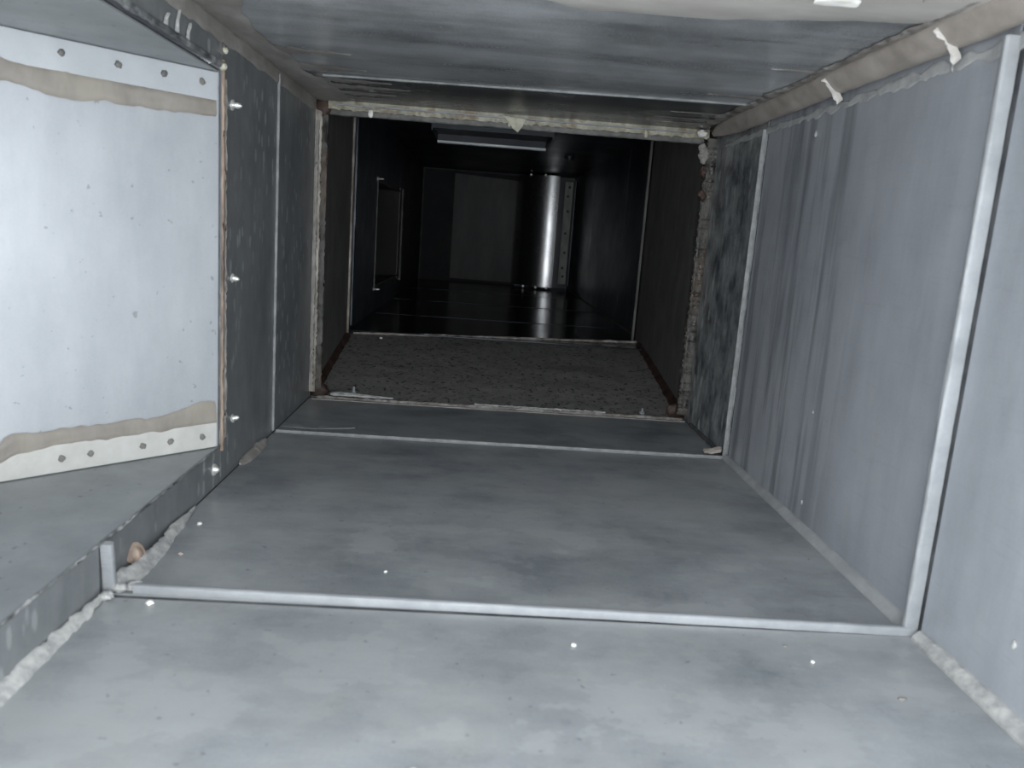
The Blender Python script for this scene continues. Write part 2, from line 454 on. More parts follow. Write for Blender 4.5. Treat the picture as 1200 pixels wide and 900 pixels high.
# left wall sheets go round the branch opening
sheet('sheet_panel', (0, Y_OPEN, 0), (0, OY0, 0), (0, OY0, H), (0, Y_OPEN, H), C, M['wall_l'], wall_left, 20, 20, .001, 5, 31)
sheet('sheet_panel', (0, OY0 + .001, 0), (0, S1 - G, 0), (0, S1 - G, OZ0), (0, OY0 + .001, OZ0), C, M['wall_l'], wall_left, 16, 4, .0003, 5, 32)
sheet('sheet_panel', (0, S1, 0), (0, OY1, 0), (0, OY1, OZ0), (0, S1, OZ0), C, M['wall_l'], wall_left, 16, 4, .0003, 5, 33)
sheet('sheet_panel', (0, OY0 + .001, OZ1), (0, OY1, OZ1), (0, OY1, H), (0, OY0 + .001, H), C, M['wall_l'], wall_left, 16, 4, .0003, 5, 34)
sheet('sheet_panel', (0, OY1 + .001, 0), (0, S2 - G, 0), (0, S2 - G, H), (0, OY1 + .001, H), C, M['wall_l'], wall_left, 16, 30, .0010, 6, 35)
sheet('sheet_panel', (0, S2, 0), (0, YF - .001, 0), (0, YF - .001, H), (0, S2, H), C, M['wall_l'], wall_left, 16, 30, .0010, 6, 36)

def crust_disp(p, u, v):
    near = max(0, 1 - abs(p.y - (YF - .06)) / .11)
    n = noise.fractal(Vector((p.y * 90, p.z * 26, 4)), 1.0, 2.0, 4)
    return .0022 * near * max(0, n) * min(1, 8 * min(u, 1 - u))
tag(sheet('sheet_panel', (W, S2, 0), (W, YF - .001, 0), (W, YF - .001, H), (W, S2, H), C, M['crust'], wall_right, 90, 130, .0008, 6, 37, disp=crust_disp),
    'last right wall sheet before the flange, crusted with flaking residue')

# standing seams: raised folded ribs between the sheets
seam_lab = {}
def seam(p, q, up, par, w=.0045, h=.0085, sd=0, off=0.0):
    return bar('standing_seam', p, q, up, w, h, M['seam' if sd in (1, 3, 5) else 'seam_far'], par, 40, .0005, sd, off)
seam((.020, S1 + .004, 0), (W - .002, S1 - .003, 0), (0, 0, 1), floor, .006, .0064, 1)
seam((.004, S2, 0), (W - .004, S2 + .001, 0), (0, 0, 1), floor, .0035, .0036, 2)
seam((W, S1 - .002, .002), (W, S1, H - .022), (-1, 0, 0), wall_right, .006, .010, 3)
seam((W, S2 + .003, .001), (W, S2 + .003, H - .024), (-1, 0, 0), wall_right, .0035, .0052, 4)
seam((0, S1 + .002, .003), (0, S1 - .002, OZ0 - .001), (1, 0, 0), wall_left, .006, .008, 5)
seam((0, S2 - .004, .003), (0, S2 - .002, H - .006), (1, 0, 0), wall_left, .004, .0030, 6)
seam((.05, S2 + .012, H), (W - .033, S2 - .022, H), (0, 0, -1), ceiling, .005, .0022, 7)

# ramp section past the flange
CR = (.3, 1.45, .28)
sheet('ramp_panel', (.002, YF + .004, .001), (W - .002, YF + .004, .001), (W - .002, YR + .028, Z3 + .004), (.002, YR - .048, Z3 - .006), CR, M['liner'], floor, 60, 40, .002, 18, 41,
      disp=lambda p, u, v: .0012 * noise.fractal(Vector((p.x * 60, p.y * 60, 2)), 1.0, 2.0, 3))
bar('ramp_lip', (.012, YR - .046, Z3 - .006), (W - .006, YR + .026, Z3 + .004), (0, 0, 1), .006, .004, M['frame_low'], floor, 50, .0015, 9)
sheet('ramp_panel', (0, YF + .004, H), (W, YF + .004, H), (W, YR, H3), (0, YR, H3), CR, M['liner_wall'], ceiling, 20, 16, .001, 8, 42)
sheet('liner_panel', (0, YF + .004, 0), (0, YR - .05, 0), (0, YR - .05, H3), (0, YF + .004, H3), CR, M['liner_wall'], wall_left, 20, 24, .0015, 8, 43)
sheet('liner_panel', (W, YF + .004, 0), (W, YR + .07, 0), (W, YR + .07, H3), (W, YF + .004, H3), CR, M['liner_wall'], wall_right, 20, 24, .0015, 8, 44)
bar('liner_edge', (0, YR - .052, .05), (0, YR - .05, H3 - .01), (1, 0, 0), .008, .004, M['frame_side'], wall_left, 30, .001, 45)
bar('liner_edge', (0, YR - .015, .07), (0, YR - .012, H3 - .01), (1, 0, 0), .006, .004, M['deep'], wall_left, 30, .001, 46)
bar('liner_edge', (W - .004, YR + .072, Z3), (W - .004, YR + .072, H3), (-1, 0, 0), .010, .005, M['liner_wall'], wall_right, 30, .001, 47)

# far section
CF = (.3, 2.4, .3)
fy = [YR - .04, 1.937, 2.354, 2.823, YE]
for i in range(4):
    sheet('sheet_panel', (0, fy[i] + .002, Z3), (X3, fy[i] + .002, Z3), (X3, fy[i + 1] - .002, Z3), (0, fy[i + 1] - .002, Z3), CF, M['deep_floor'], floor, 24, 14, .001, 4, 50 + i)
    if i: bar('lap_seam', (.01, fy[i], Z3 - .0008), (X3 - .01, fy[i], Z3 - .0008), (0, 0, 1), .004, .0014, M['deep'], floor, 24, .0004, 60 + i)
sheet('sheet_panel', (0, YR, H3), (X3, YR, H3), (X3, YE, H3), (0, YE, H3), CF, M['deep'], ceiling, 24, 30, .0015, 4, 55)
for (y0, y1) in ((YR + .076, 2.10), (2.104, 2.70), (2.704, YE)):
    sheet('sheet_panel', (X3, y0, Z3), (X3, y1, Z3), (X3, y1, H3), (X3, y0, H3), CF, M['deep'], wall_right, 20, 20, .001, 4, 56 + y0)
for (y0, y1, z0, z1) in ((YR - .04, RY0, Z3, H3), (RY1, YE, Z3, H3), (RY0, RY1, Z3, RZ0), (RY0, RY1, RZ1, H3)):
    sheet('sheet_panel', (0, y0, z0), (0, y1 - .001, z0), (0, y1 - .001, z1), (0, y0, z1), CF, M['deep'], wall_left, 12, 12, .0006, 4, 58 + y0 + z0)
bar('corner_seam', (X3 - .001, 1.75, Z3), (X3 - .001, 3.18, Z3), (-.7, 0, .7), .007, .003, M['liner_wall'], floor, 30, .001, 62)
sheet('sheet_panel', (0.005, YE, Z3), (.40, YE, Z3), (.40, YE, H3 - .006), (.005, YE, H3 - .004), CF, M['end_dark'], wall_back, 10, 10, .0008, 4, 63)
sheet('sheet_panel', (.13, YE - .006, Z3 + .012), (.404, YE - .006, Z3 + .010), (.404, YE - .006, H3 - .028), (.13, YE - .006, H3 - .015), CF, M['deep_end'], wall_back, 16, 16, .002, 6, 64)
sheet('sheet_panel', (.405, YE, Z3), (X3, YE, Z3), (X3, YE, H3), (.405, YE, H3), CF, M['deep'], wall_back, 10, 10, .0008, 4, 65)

# ------------------------------------------------------------------ the branch opening off the left wall
bz0, bz1 = OZ0 - .001, OZ1 - .006
dv = Vector((-.683, -.730, 0))
br = empty('branch_duct', (-.10, .60, bz0), 'angled branch duct off the left wall, bright side sheet with riveted flanges and tan sealant', 'duct')
F0 = Vector((-.002, .801, 0)); BL = .62
F1 = F0 + dv * BL
n45 = Vector((.730, -.683, 0))
up = lambda v, z: (v[0], v[1], z)
IB = (-.05, .5, .2)
tag(sheet('side_panel', up(F0, bz0), up(F1, bz0), up(F1, bz1), up(F0, bz1), IB, M['bright'], br, 40, 30, .0022, 5, 71), 'bright clean silvery side sheet')
N0 = Vector((-.002, OY0, 0)); N1 = N0 + dv * BL
sheet('near_panel', up(N0, bz0), up(N1, bz0), up(N1, bz1), up(N0, bz1), IB, M['branch_in'], br, 12, 12, .001, 5, 72)
sheet('floor_panel', up(N0, bz0), up(N1, bz0), up(F1, bz0), up(F0, bz0), IB, M['branch_in'], br, 30, 30, .0012, 6, 73)
sheet('ceiling_panel', up(N0, bz1), up(N1, bz1), up(F1, bz1), up(F0, bz1), IB, M['branch_in'], br, 30, 30, .0012, 6, 74)
sheet('end_panel', up(N1, bz0), up(F1, bz0), up(F1, bz1), up(N1, bz1), IB, M['branch_in'], br, 8, 8, .001, 5, 75)
def shell(a, b, c, d, z0, z1, name, par):
    q = [Vector(v) for v in (a, b, c, d)]            # a, d at the opening; b, c at the far end
    m = sum(q, Vector()) / 4
    o = [m + (v - m) * 1.0 for v in q]
    ab, ad = (q[1] - q[0]).normalized(), (q[3] - q[0]).normalized()
    o = [q[0] - ad * .004, q[1] - ad * .004 + ab * .004, q[2] + ad * .004 + ab * .004, q[3] + ad * .004]
    V = [(v.x, v.y, z) for z in (z0 - .003, z1 + .003) for v in o]
    return new_obj(name, V, [(0, 1, 2, 3), (4, 7, 6, 5), (0, 4, 5, 1), (1, 5, 6, 2), (2, 6, 7, 3)], M['outer'], par, False)
shell(N0, N1, F1, F0, bz0, bz1, 'outer_casing', br)
# flange tabs folded onto the side sheet
P = lambda s, z, o=.0016: tuple(F0 + dv * s + n45 * o)[:2] + (z,)
ft = sheet('flange_strip', P(.003, bz1 - .001, .003), P(BL - .03, bz1 - .001, .003), P(BL - .03, bz1 - .026, .003), P(.003, bz1 - .026, .003), IB, M['flange_white'], br, 60, 4, .0005, 12, 76)
fb = sheet('flange_strip', P(.003, bz0 + .001, .003), P(BL - .03, bz0 + .001, .003), P(BL - .03, bz0 + .026, .003), P(.003, bz0 + .026, .003), IB, M['flange_dirty'], br, 60, 4, .0005, 12, 77)
tag(fb, 'dusty white lower flange strip')
for par, z0, ss in ((ft, bz1 - .0115, (.018, .054, .094, .139, .19, .24)), (fb, bz0 + .0135, (.018, .051, .078, .125, .149, .205))):
    for k, s in enumerate(ss):
        c = P(s, z0 + .0007 * math.sin(k * 3), .0032)
        lathe('rivet', c, n45, [(.0030, 0), (.0030, .0008), (.0022, .0017), (.0008, .0019)], M['screw_dark'], par, 12, .4, k)
# tan sealant films along the inner edge of both flanges
zt, zb = bz1 - .033, bz0 + .031
ribbon('sealant_band', [P(.004, zt - .001), P(.05, zt - .002), P(.10, zt - .002), P(.14, zt - .003), P(.17, zt - .001), P(.21, zt + .004), P(.30, zt + .002)], n45,
       [.008, .009, .0115, .012, .012, .010, .010], [.0065, .0075, .009, .010, .008, .009, .010], M['bead_panel'], br, .0016, 160, .20, 3, 45, taper=False)
ribbon('sealant_band', [P(.003, zb + .004), P(.02, zb + .003), P(.06, zb), P(.11, zb - .001), P(.15, zb), P(.185, zb - .004), P(.20, zb - .012), P(.23, zb - .022)], n45,
       [.014, .013, .009, .010, .010, .012, .012, .010], [.011, .009, .009, .008, .006, .006, .008, .010], M['bead_panel'], br, .0016, 160, .20, 5, 45, taper=False)
# cut edge of the wall around the opening
bar('opening_edge', (.0005, OY1 + .001, OZ0 - .006), (.0005, OY1 + .001, OZ1 + .006), (1, 0, 0), .0045, .0025, M['edge_tan'], br, 60, .0012, 81)
bar('opening_edge', (.0003, OY1 + .012, OZ0 + .005), (.0003, OY1 + .010, OZ1 - .01), (1, 0, 0), .002, .0015, M['smear'], br, 60, .0016, 82)
bar('opening_edge', (0, OY0, OZ1 + .001), (0, OY1, OZ1 + .001), (1, 0, 0), .005, .003, M['edge_dark'], br, 70, .0016, 83)
bar('opening_edge', (0, OY0, OZ0), (0, OY1 + .002, OZ0 - .001), (1, 0, 0), .0016, .0010, M['edge_dark'], br, 70, .0012, 84)
blob('sealant_lump', (.003, .799, .409), .0035, M['putty_flake'], br, 3)
# white drips hanging over the top edge of the opening
for k, (y, z, l) in enumerate(((.688, .432, .020), (.712, .428, .016), (.665, .424, .010))):
    ribbon('sealant_drip', [(0.0008, y + .006, z), (0.0008, y + .001, z - l * .5), (0.0008, y, z - l)], (1, 0, 0), [.0012, .0016, .0032], [.0012, .0018, .0036], M['bead_pale'], br, .0014, 24, .3, 9 + k, 80)

# ------------------------------------------------------------------ screws poking through the left wall
def screw(p, axis, label, L=.009, r=.0022, seedv=0):
    t = lathe('screw', p, axis, [(r * 1.9, 0), (r * 1.9, .0010), (r * 1.2, .0018), (r, .0022), (r * .95, L * .35), (r * 1.12, L * .42), (r * .95, L * .5), (r * 1.1, L * .58), (r * .85, L * .7), (r * .7, L * .85), (r * .15, L)], M['screw'], None, 14, .12, seedv)
    return tag(t, label, 'screw', 'screw points poking through the left wall')
screw((0, .836, .380), (1, -.05, -.05), 'bright screw point beside upper edge of left opening, level with its tan sealant', .010, .0028, 1)
screw((0, .839, .209), (1, -.1, -.1), 'bright screw point beside the middle of the left opening edge', .008, .0026, 2)
screw((0, .842, .059), (1, -.05, .2), 'screw point beside the lower end of the left opening edge', .008, .0026, 3)
screw((0, .782, .020), (1, -.3, .1), 'screw point with a dark hollow low on left wall, just below the opening corner', .007, .0032, 4)
t = screw((.002, .592, .010), (1, -.4, .5), 'rusty round screw head in pale sealant by the near left floor corner', .0055, .0048, 5)
t.data.materials.clear(); t.data.materials.append(M['edge_tan'])
sh = lathe('screw_hole', (0, .803, .426), (1, -.2, 0), [(.0058, 0), (.0058, .0012), (.0040, .0016), (.0036, .0010)], M['screw_dark'], None, 18, .2, 6)
tag(sh, 'dark round screw hole with brass-coloured rim above the corner of the left opening', 'screw')
blob('rim', (.0025, .806, .425), .0028, M['putty_flake'], sh, 8)

# ------------------------------------------------------------------ sealant along the corners
# right ceiling corner: broad beige bead with drips
d1 = Vector((-1, 0, -1)).normalized()
bd = ribbon('sealant_bead', [(W - .0135, y, H - .0075) for y in (Y_OPEN + .01, .3, .55, .8, 1.0, 1.2)], d1, [.017, .017, .0165, .016, .016, .015], [.013, .013, .013, .013, .0125, .012], M['bead'], None, .005, 200, .07, 21, 30, True, .25)
tag(bd, 'broad beige sealant bead along the right-hand ceiling corner', 'sealant')
for k, (y, l) in enumerate(((.605, .012), (.80, .004))):
    ribbon('drip', [(W - .022, y + .002, H - .002), (W - .0135, y, H - .0085), (W - .004, y - .001, H - .022 - l * .2)], [d1] * 3, [.0024, .0014, .0022], [.0024, .0014, .0022], M['patch'], bd, .0052, 20, .3, 30 + k, 90)
ribbon('bead_edge', [(W - .030, y, H - .0008) for y in (Y_OPEN + .01, .55, .7, .85, 1.0, 1.2)], (0, 0, -1), [.003, .003, .005, .006, .010, .014], [.004] * 6, M['frame_low'], bd, .0012, 240, .6, 24, 60)
for k, (y, l) in enumerate(((.80, .05), (.95, .07), (1.0, .05), (1.09, .08), (1.14, .09), (1.18, .07))):
    ribbon('smear_streak', [(W - .028, y, H - .0004), (W - .028 - l * .5, y - .004, H - .0004), (W - .028 - l, y - .003, H - .0004)], (0, 0, -1), [.010, .004, .001], [.009, .004, .001], M['smear'], bd, .0001, 50, .7, 90 + k, 75)
# thin pale edge of smears below the bead
eb = ribbon('sealant_edge', [(W - .0006, y, H - .026) for y in (Y_OPEN + .01, .5, .8, 1.0, 1.19)], (-1, 0, 0), [.005, .005, .004, .004, .004], [.004, .004, .004, .003, .003], M['edge_grey'], None, .0006, 260, .9, 23, 55)
tag(eb, 'thin ragged pale line of sealant on the right wall just under the beige bead', 'sealant')
# left ceiling corner: wide grey-beige smear on wall and ceiling
sm = ribbon('sealant_smear', [(.017, y, H - .0006) for y in (Y_OPEN + .01, .50, .62, .70, .76, .85, .93, 1.00, 1.08, 1.16, 1.225)], (0, 0, -1), [.018] * 11, [.022, .024, .028, .030, .014, .010, .018, .014, .030, .040, .034], M['smear'], None, .0014, 260, .22, 25, 34, taper=False)
ribbon('wall_smear', [(.0006, y, H - .007) for y in (Y_OPEN + .01, .62, .74, .85, 1.0, 1.12, 1.225)], (1, 0, 0), [.010] * 7, [.003, .006, .009, .010, .010, .014, .010], M['smear'], sm, .0010, 200, .25, 26, 40, taper=False)
tag(sm, 'wide grey-beige sealant smear along the left-hand ceiling corner', 'sealant')
for k, (x, y, l) in enumerate(((.035, .90, .07), (.04, .985, .07), (.04, 1.06, .09), (.05, 1.10, .10), (.045, 1.15, .08), (.04, 1.19, .12))):
    ribbon('smear_streak', [(x - .02, y, H - .0004), (x + l * .4, y - .003, H - .0004), (x + l, y - .004, H - .0004)], (0, 0, -1), [.022, .014, .002], [.020, .012, .002], M['smear'], sm, .0001, 60, .7, 40 + k, 75)
# ceiling patch at the first seam: pale sealant with wavy edge
cp = ribbon('sealant_patch', [(.19, .607, H - .0005), (.27, .595, H - .0005), (.33, .595, H - .0005), (.41, .59, H - .0005), (.48, .58, H - .0005), (.54, .57, H - .0005), (.585, .555, H - .0005)], (0, 0, -1),
            [.028, .032, .056, .058, .052, .045, .04], [.05, .06, .06, .06, .06, .05, .04], M['patch'], None, .0014, 160, .10, 27, 18)
tag(cp, 'pale wavy-edged sealant patch across the near ceiling', 'sealant')
ch = ribbon('white_patch', [(.470, .572, H - .003), (.487, .569, H - .003), (.500, .573, H - .003)], (0, 0, -1), [.006, .010, .006], [.008, .012, .008], M['white'], None, .0015, 20, .3, 28, 60)  # white patch on the ceiling sealant
tag(ch, 'small white patch on the pale ceiling sealant', 'scrap')
# left floor corner: pale patchy sealant
lf = ribbon('floor_sealant', [(.004, y, .0030) for y in (Y_OPEN + .01, .30, .42, .49, .54)], Vector((.8, 0, 1)).normalized(), [.008, .008, .006, .0045, .003], [.008, .008, .006, .0045, .003], M['bead_pale'], None, .0009, 200, .42, 29, 90)
tag(lf, 'pale sealant bead in the near left floor corner, in front of the first seam', 'sealant')
l2 = ribbon('floor_sealant', [(.006, .545, .003), (.010, .575, .004), (.010, .61, .003), (.006, .66, .003), (.003, .72, .003)], Vector((.8, 0, 1)).normalized(), [.009, .012, .010, .006, .002], [.006, .007, .006, .004, .001], M['bead_pale'], None, .0013, 100, .5, 31, 80)
tag(l2, 'pale lump of sealant round the rusty screw at the near left floor corner', 'sealant')
for k, (x, y, r) in enumerate(((.018, .553, .006), (.010, .548, .005), (-.0 + .006, .535, .005))):
    blob('sealant_lump', (x, y, .003), r, M['bead_pale'], l2, 50 + k, (1, 1, .6))
l3 = ribbon('floor_sealant', [(.003, .86, .002), (.004, .89, .003), (.004, .93, .003), (.003, .965, .003)], Vector((.8, 0, 1)).normalized(), [.003, .009, .011, .006], [.003, .005, .005, .003], M['smear'], None, .0022, 50, .35, 33, 60)
tag(l3, 'grey smudge of sealant in the left floor corner just before the second seam', 'sealant')
lc = ribbon('floor_smear', [(.006, 1.045, .0008), (.05, 1.04, .0008), (.10, 1.055, .0008)], (0, 0, 1), [.006, .005, .001], [.02, .012, .002], M['corner_grey'], None, .0003, 60, .9, 34, 120)
tag(lc, 'thin ragged smear on the floor just behind the left end of the second seam', 'sealant')
# right floor corner bead
rb = ribbon('corner_bead', [(W - .0035, y, .0035) for y in (Y_OPEN + .01, .30, .5)] + [(W - .003, .534, .003)], Vector((-1, 0, 1)).normalized(), [.0075, .0075, .0068, .0055], [.0075, .0075, .0068, .0055], M['bead_pale'], None, .0028, 80, .06, 35, 20, True, .1, False)
tag(rb, 'smooth pale bead along the right floor corner in front of the first seam', 'sealant')
rb2 = ribbon('corner_bead', [(W - .003, y, .003) for y in (.548, .7, .85, 1.010)], Vector((-1, 0, 1)).normalized(), [.0070, .0065, .0060, .0050], [.0070, .0065, .0060, .0050], M['corner_grey'], None, .0018, 80, .06, 36, 20, True, .1, False)
tag(rb2, 'narrow grey bead along the right floor corner between the two seams', 'sealant')
sp = ribbon('sealant_dab', [(W - .026, 1.035, .003), (W - .014, 1.03, .006), (W - .004, 1.026, .010)], Vector((-.4, -.4, 1)).normalized(), [.004, .006, .006], [.004, .006, .005], M['bead'], None, .003, 24, .3, 37, 80)
tag(sp, 'small beige dab of sealant behind the right end of the second seam', 'sealant')
ck = ribbon('black_crack', [(W - .001, 1.045, .002), (W - .002, 1.09, .003), (W - .001, 1.15, .002), (W - .002, 1.20, .003)], Vector((-1, 0, 1)).normalized(), [.003, .004, .003, .004], [.003, .003, .003, .003], M['groove'], None, .0016, 60, .7, 38, 80)
tag(ck, 'black ragged crack of old sealant in the right floor corner before the flange', 'sealant')

# ------------------------------------------------------------------ flange joint
fj = empty('flange_joint', (.3, YF, 0), 'corroded angle flange frame joining the duct sections, putty-coloured top and tan left side', 'flange')
tag(bar('top_flange', (.018, YF, H + .002), (W - .014, YF, H + .002), (0, 0, -1), .005, .0145, M['frame_top'], fj, 140, .0022, 91, 0, False), 'putty-coloured flange')
bar('top_lip', (.03, YF - .003, H - .0045), (W - .04, YF - .003, H - .0045), (0, 0, -1), .003, .002, M['seam'], fj, 80, .0012, 92)
bar('gasket', (.02, YF + .004, H - .010), (W - .02, YF + .004, H - .010), (0, 0, -1), .005, .010, M['smear_dark'], fj, 60, .0012, 99)
tag(bar('side_flange', (-.002, YF, .010), (-.002, YF, H - .012), (1, 0, 0), .005, .0115, M['frame_side'], fj, 120, .0018, 93, 0, False), 'tan mottled flange')
bar('side_gasket', (.006, YF + .004, .014), (.006, YF + .004, H - .014), (1, 0, 0), .004, .0115, M['frame_right'], fj, 90, .0022, 103)
bar('side_lip', (.002, YF - .004, .02), (.002, YF - .004, H - .03), (1, 0, 0), .003, .004, M['smear'], fj, 100, .0020, 94)
tag(bar('side_flange', (W + .002, YF, .010), (W + .002, YF, H - .012), (-1, 0, 0), .012, .018, M['frame_right'], fj, 160, .0040, 95, 0, False), 'dark flange crusted with rust')
bar('side_lip', (W - .004, YF - .005, .02), (W - .004, YF - .005, H - .03), (-1, 0, 0), .0016, .004, M['liner_wall'], fj, 110, .0036, 96)
bar('side_lip', (W - .012, YF - .0065, .03), (W - .013, YF - .0065, H - .06), (-1, 0, 0), .0010, .002, M['liner_wall'], fj, 110, .0034, 97)
tag(bar('bottom_flange', (.012, YF, -.004), (W - .006, YF, -.004), (0, 0, 1), .006, .008, M['frame_low'], fj, 120, .0022, 98, 0, False), 'brown gritty flange')
bar('bottom_lip', (.006, YF - .012, -.0004), (W - .004, YF - .012, -.0004), (0, 0, 1), .003, .0016, M['smear'], fj, 90, .0010, 100)
bar('bottom_lip', (.26, YF + .002, .003), (.47, YF + .002, .003), (0, 0, 1), .003, .0025, M['bead_pale'], fj, 60, .0018, 101)
for k, (x, z) in enumerate(((.080, .433), (.578, .414), (.49, .436), (.285, .434))):
    blob('sealant_lump', (x, YF - .003, z), .0045 if k != 3 else .003, M['putty_flake'] if k else M['white'], fj, 60 + k, (.8, .6, 1.3))
for k, (x, z, a, b) in enumerate(((W - .022, .428, .030, .009), (W - .019, .395, .020, .006), (W - .018, .36, .018, .007))):
    ribbon('crust_patch', [(x, YF - .004, z), (x + .002, YF - .005, z - a * .5), (x + .004, YF - .004, z - a)], (0, -1, 0), [b * .6, b, b * .4], [b * .6, b, b * .4], M['rust'] if k else M['smear'], fj, .004, 30, .5, 70 + k, 120)
# brown corner stains inside the ramp
for k, (pts, nn, w) in enumerate(((((.004, 1.245, .004), (.004, 1.35, .020), (.004, 1.57, .056)), (.8, 0, 1), .018), (((W - .004, 1.245, .004), (W - .004, 1.42, .031), (W - .004, 1.65, .066)), (-.8, 0, 1), .017))):
    ribbon('rust_sealant', pts, Vector(nn).normalized(), [w, w * .7, w * .7], [w, w * .7, w * .7], M['rust'], fj, .003, 80, .35, 80 + k, 50)
blob('rust_lump', (.012, YF + .012, .010), .014, M['rust'], fj, 91, (1.2, .6, .9))
blob('rust_lump', (W - .012, YF + .012, .012), .013, M['rust'], fj, 92, (1.3, .6, .9))
blob('rust_lump', (.010, YF + .002, H - .010), .011, M['rust'], fj, 93, (1.1, .5, 1.2))

def tri_flake():
    V = [(.275, YF - .006, .445), (.309, YF - .006, .442), (.305, YF - .007, .432), (.298, YF - .009, .4225), (.290, YF - .008, .428), (.284, YF - .007, .436)]
    V2 = [(x, y + .002, z) for x, y, z in V]
    n = len(V)
    F = [tuple(range(n)), tuple(range(2 * n - 1, n - 1, -1))] + [(i, i + n, (i + 1) % n + n, (i + 1) % n) for i in range(n)]
    return new_obj('sealant_flake', V + V2, F, M['putty_flake'], None, False)
tag(tri_flake(), 'triangular yellowish flake hanging from the middle of the top flange', 'sealant')
wb = blob('white_blob', (.573, YF - .012, .441), .0065, M['white'], None, 95, (1.15, .8, .8))
tag(wb, 'bright white lump of sealant at the upper right corner of the flange', 'sealant')
sc = ribbon('metal_scrap', [(.034, YF - .004, .0075), (.05, YF - .004, .010), (.08, YF - .004, .0085), (.132, YF - .005, .0065)], (0, -.5, 1), [.004, .006, .004, .0012], [.003, .004, .003, .001], M['bead_pale'], None, .0018, 50, .3, 39, 70)
tag(sc, 'flat pale scrap lying on the left end of the bottom flange', 'scrap')
nb = lathe('bolt', (.068, YF + .010, .008), (0, 0, 1), [(.0035, 0), (.0035, .004), (.002, .0042), (.002, .011), (.001, .012)], M['seam'], None, 8)
tag(nb, 'small bolt standing on the bottom flange behind the pale scrap', 'bolt')
nb = lathe('bolt', (.530, YF + .006, .006), (0, -.2, 1), [(.0045, 0), (.0045, .003), (.002, .0032), (.002, .008), (.001, .009)], M['seam'], None, 8)
tag(nb, 'small bolt standing near the right end of the bottom flange', 'bolt')

# ------------------------------------------------------------------ far section fittings
# rear branch opening in the left wall
rbx = empty('rear_branch_duct', (-.05, 2.2, RZ0), 'small rear branch opening in the dark left wall, deep beyond the flange', 'duct')
sheet('side_panel', (0, RY1, RZ0), (-.26, RY1 - .27, RZ0), (-.26, RY1 - .27, RZ1), (0, RY1, RZ1), CF, M['deep_end'], rbx, 12, 12, .001, 6, 111)
sheet('near_panel', (0, RY0, RZ0), (-.26, RY0 - .27, RZ0), (-.26, RY0 - .27, RZ1), (0, RY0, RZ1), (-.1, 2.2, .25), M['deep'], rbx, 6, 6, .001, 6, 112)
for z, nm in ((RZ0, 'floor_panel'), (RZ1, 'ceiling_panel')):
    sheet(nm, (0, RY0, z), (-.26, RY0 - .27, z), (-.26, RY1 - .27, z), (0, RY1, z), (-.1, 2.0, .25), M['deep'], rbx, 6, 6, .001, 6, 113)
sheet('end_panel', (-.26, RY0 - .27, RZ0), (-.26, RY1 - .27, RZ0), (-.26, RY1 - .27, RZ1), (-.26, RY0 - .27, RZ1), (0, 2.2, .25), M['deep'], rbx, 6, 6, .001, 6, 115)
shell((-.002, RY0, 0), (-.26, RY0 - .27, 0), (-.26, RY1 - .27, 0), (-.002, RY1, 0), RZ0, RZ1, 'outer_casing', rbx)
for (p_, q_) in (((0, RY0, RZ0 - .01), (0, RY0, RZ1 + .01)), ((0, RY1, RZ0 - .01), (0, RY1, RZ1 + .01)), ((0, RY0, RZ0), (0, RY1, RZ0)), ((0, RY0, RZ1), (0, RY1, RZ1))):
    bar('collar_edge', p_, q_, (1, 0, 0), .006 if p_[1] != q_[1] else .003, .003, M['liner_wall'], rbx, 24, .001, 116)
bar('side_rib', (0, RY1 + .09, RZ0 - .02), (0, RY1 + .08, RZ1 + .01), (1, 0, 0), .006, .005, M['liner_wall'], rbx, 24, .003, 118)
for z in (RZ0 - .006, RZ1 + .004):
    lathe('screw', (0, RY0 - .006, z), (1, 0, 0), [(.004, 0), (.004, .003), (.002, .004), (.002, .014), (.0005, .016)], M['screw'], rbx, 8)

# curved polished sheet at the far end, its axis upright
vx, vy, vr = .525, 3.297, .140
V, F = [], []
na, nz = 40, 12
for j in range(nz + 1):
    z = Z3 + .012 + (H3 - .010 - Z3 - .012) * j / nz
    for i in range(na + 1):
        a = math.radians(-88 + 95 * i / na)
        V.append((vx + vr * math.sin(a), vy - vr * math.cos(a), z))
m_ = len(V)
for j in range(nz + 1):
    for i in range(na + 1):
        x, y, z = V[j * (na + 1) + i]
        a = math.radians(-88 + 95 * i / na)
        V.append((x - .002 * math.sin(a), y + .002 * math.cos(a), z))
for j in range(nz):
    for i in range(na):
        k = j * (na + 1) + i
        F.append((k, k + 1, k + na + 2, k + na + 1))
        F.append((m_ + k + na + 1, m_ + k + na + 2, m_ + k + 1, m_ + k))
for j in range(nz):
    for i in (0, na):
        k = j * (na + 1) + i
        F.append((k, k + na + 1, m_ + k + na + 1, m_ + k))
for i in range(na):
    for j in (0, nz):
        k = j * (na + 1) + i
        F.append((k, k + 1, m_ + k + 1, m_ + k))
vane = empty('curved_vane', (vx, vy, Z3), 'upright curved sheet with a bright vertical shine at the far end of the duct', 'vane')
new_obj('curved_sheet', V, F, M['vane'], vane)
for (x, z) in ((.43, H3 - .010), (.485, H3 - .010), (.43, Z3 + .010), (.478, Z3 + .010), (.52, Z3 + .010)):
    a = math.asin((x - vx) / vr)
    lathe('screw', (x, vy - vr * math.cos(a) - .001, z), (0, -1, 0), [(.005, 0), (.005, .003), (.002, .004), (.002, .012)], M['screw'], vane, 8)

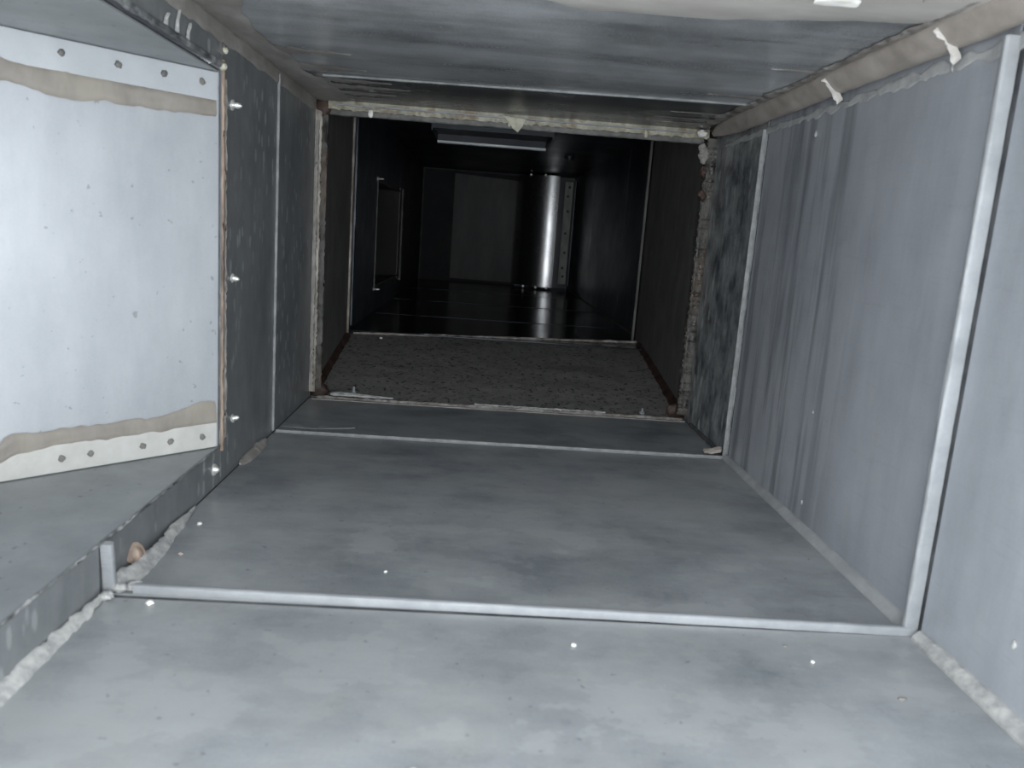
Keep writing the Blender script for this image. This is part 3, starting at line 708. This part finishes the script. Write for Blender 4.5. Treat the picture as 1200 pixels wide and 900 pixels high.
rs = empty('riveted_strip', (.585, 3.17, Z3), 'narrow upright riveted flange strip right of the curved sheet at the far end', 'flange')
fs = MB().box(.566, .598, 3.172, 3.176, Z3 + .028, .487).build('flange_strip', M['strip'], rs)
MB().box(.596, .600, 3.10, 3.176, Z3 + .028, .487).build('folded_edge', M['deep'], rs)
for k, z in enumerate((.467, .432, .375, .29, .215, .155, .122)):
    lathe('rivet', (.583 - .004 * (k % 2), 3.172, z), (0, -1, 0), [(.0052, 0), (.0048, .002), (.002, .003)], M['groove'], rs, 10)
# rectangular collar hanging from the far ceiling
hc = empty('ceiling_hatch', (.26, 2.05, H3), 'shallow rectangular collar with a bright lower edge on the ceiling beyond the flange', 'hatch')
x0, x1, y0, y1, zc = .125, .405, 1.93, 2.14, H3 - .018
MB().box(x0, x1, y1, y1 + .003, zc, H3 - .001).build('rear_plate', M['deep'], hc)
MB().box(x0 - .003, x0, y0, y1 + .003, zc, H3 - .001).build('side_plate', M['deep'], hc)
MB().box(x1, x1 + .003, y0, y1 + .003, zc, H3 - .001).build('side_plate', M['deep'], hc)
tag(bar('bright_edge', (x0, y1 - .002, zc), (x1, y1 - .002, zc), (0, 0, -1), .012, .007, M['flange_white'], hc, 40, .0006, 131), 'bright lower edge')
MB().box(x0, x1, y0, y0 + .003, zc + .006, H3 - .001).build('front_plate', M['deep'], hc)
rg = lathe('ceiling_ring', (.50, 2.45, H3 - .010), (0, 0, -1), [(.016, -.008), (.016, 0), (.012, .001), (.011, -.004)], M['deep'], None, 20)
tag(rg, 'small dark ring fitting on the far ceiling near the right wall', 'fitting')

# ------------------------------------------------------------------ crumbs and specks
crumbs = (((.020, .684, 0), .0022, 'white crumb on the floor near the left wall, beyond the rusty screw'),
          ((.028, .617, 0), .0024, 'dark-edged crumb on the floor right of the rusty screw'),
          ((.038, .531, 0), .0028, 'pale crumb just in front of the left end of the first seam'),
          ((.195, .604, 0), .0014, 'tiny white crumb behind the first seam, left of centre'),
          ((.336, .501, 0), .0020, 'white crumb with a dark speck in front of the middle of the first seam'),
          ((.501, .494, 0), .0014, 'tiny pale crumb in front of the right part of the first seam'),
          ((.238, .361, 0), .0042, 'large pale crumb at the near edge of the floor'),
          ((.070, 1.56, .054), .0032, 'white crumb on the ramp end near the left wall'))
for k, (p, r, lb) in enumerate(crumbs):
    tag(blob('crumb', (p[0], p[1], p[2] + r * .45), r, M['white'] if k != 1 else M['bead'], None, 100 + k, (1, 1, .6), 6), lb, 'crumb', 'sealant crumbs on the duct floor')
specks = (((.543, .453, 0), .0026, 'dark speck on the near floor by the right wall'),
          ((.490, .515, 0), .0016, 'small dark speck just in front of the first seam, right of centre'))
for k, (p, r, lb) in enumerate(specks):
    tag(blob('speck', (p[0], p[1], r * .2), r, M['screw_dark'], None, 120 + k, (1.2, .8, .35), 6), lb, 'speck')
wsp = (((W, .861, .401), .0028, 'pale dab on the right wall just below the bead, before the first tall seam'),
       ((W, .618, .421), .0030, 'pale dab on the right wall under the bead, nearest the camera'),
       ((W, .772, .120), .0014, 'tiny pale dab low in the middle of the right wall'),
       ((W, .441, .048), .0024, 'pale dab low on the right wall in front of the near seam'),
       ((W, .767, .026), .0020, 'pale dab at the foot of the right wall between the seams'))
for k, (p, r, lb) in enumerate(wsp):
    tag(blob('dab', (p[0] - r * .3, p[1], p[2]), r, M['bead_pale'], None, 130 + k, (.45, .8, 1.3), 6), lb, 'sealant')

for o in bpy.data.objects:
    if '_w' in o: del o['_w']
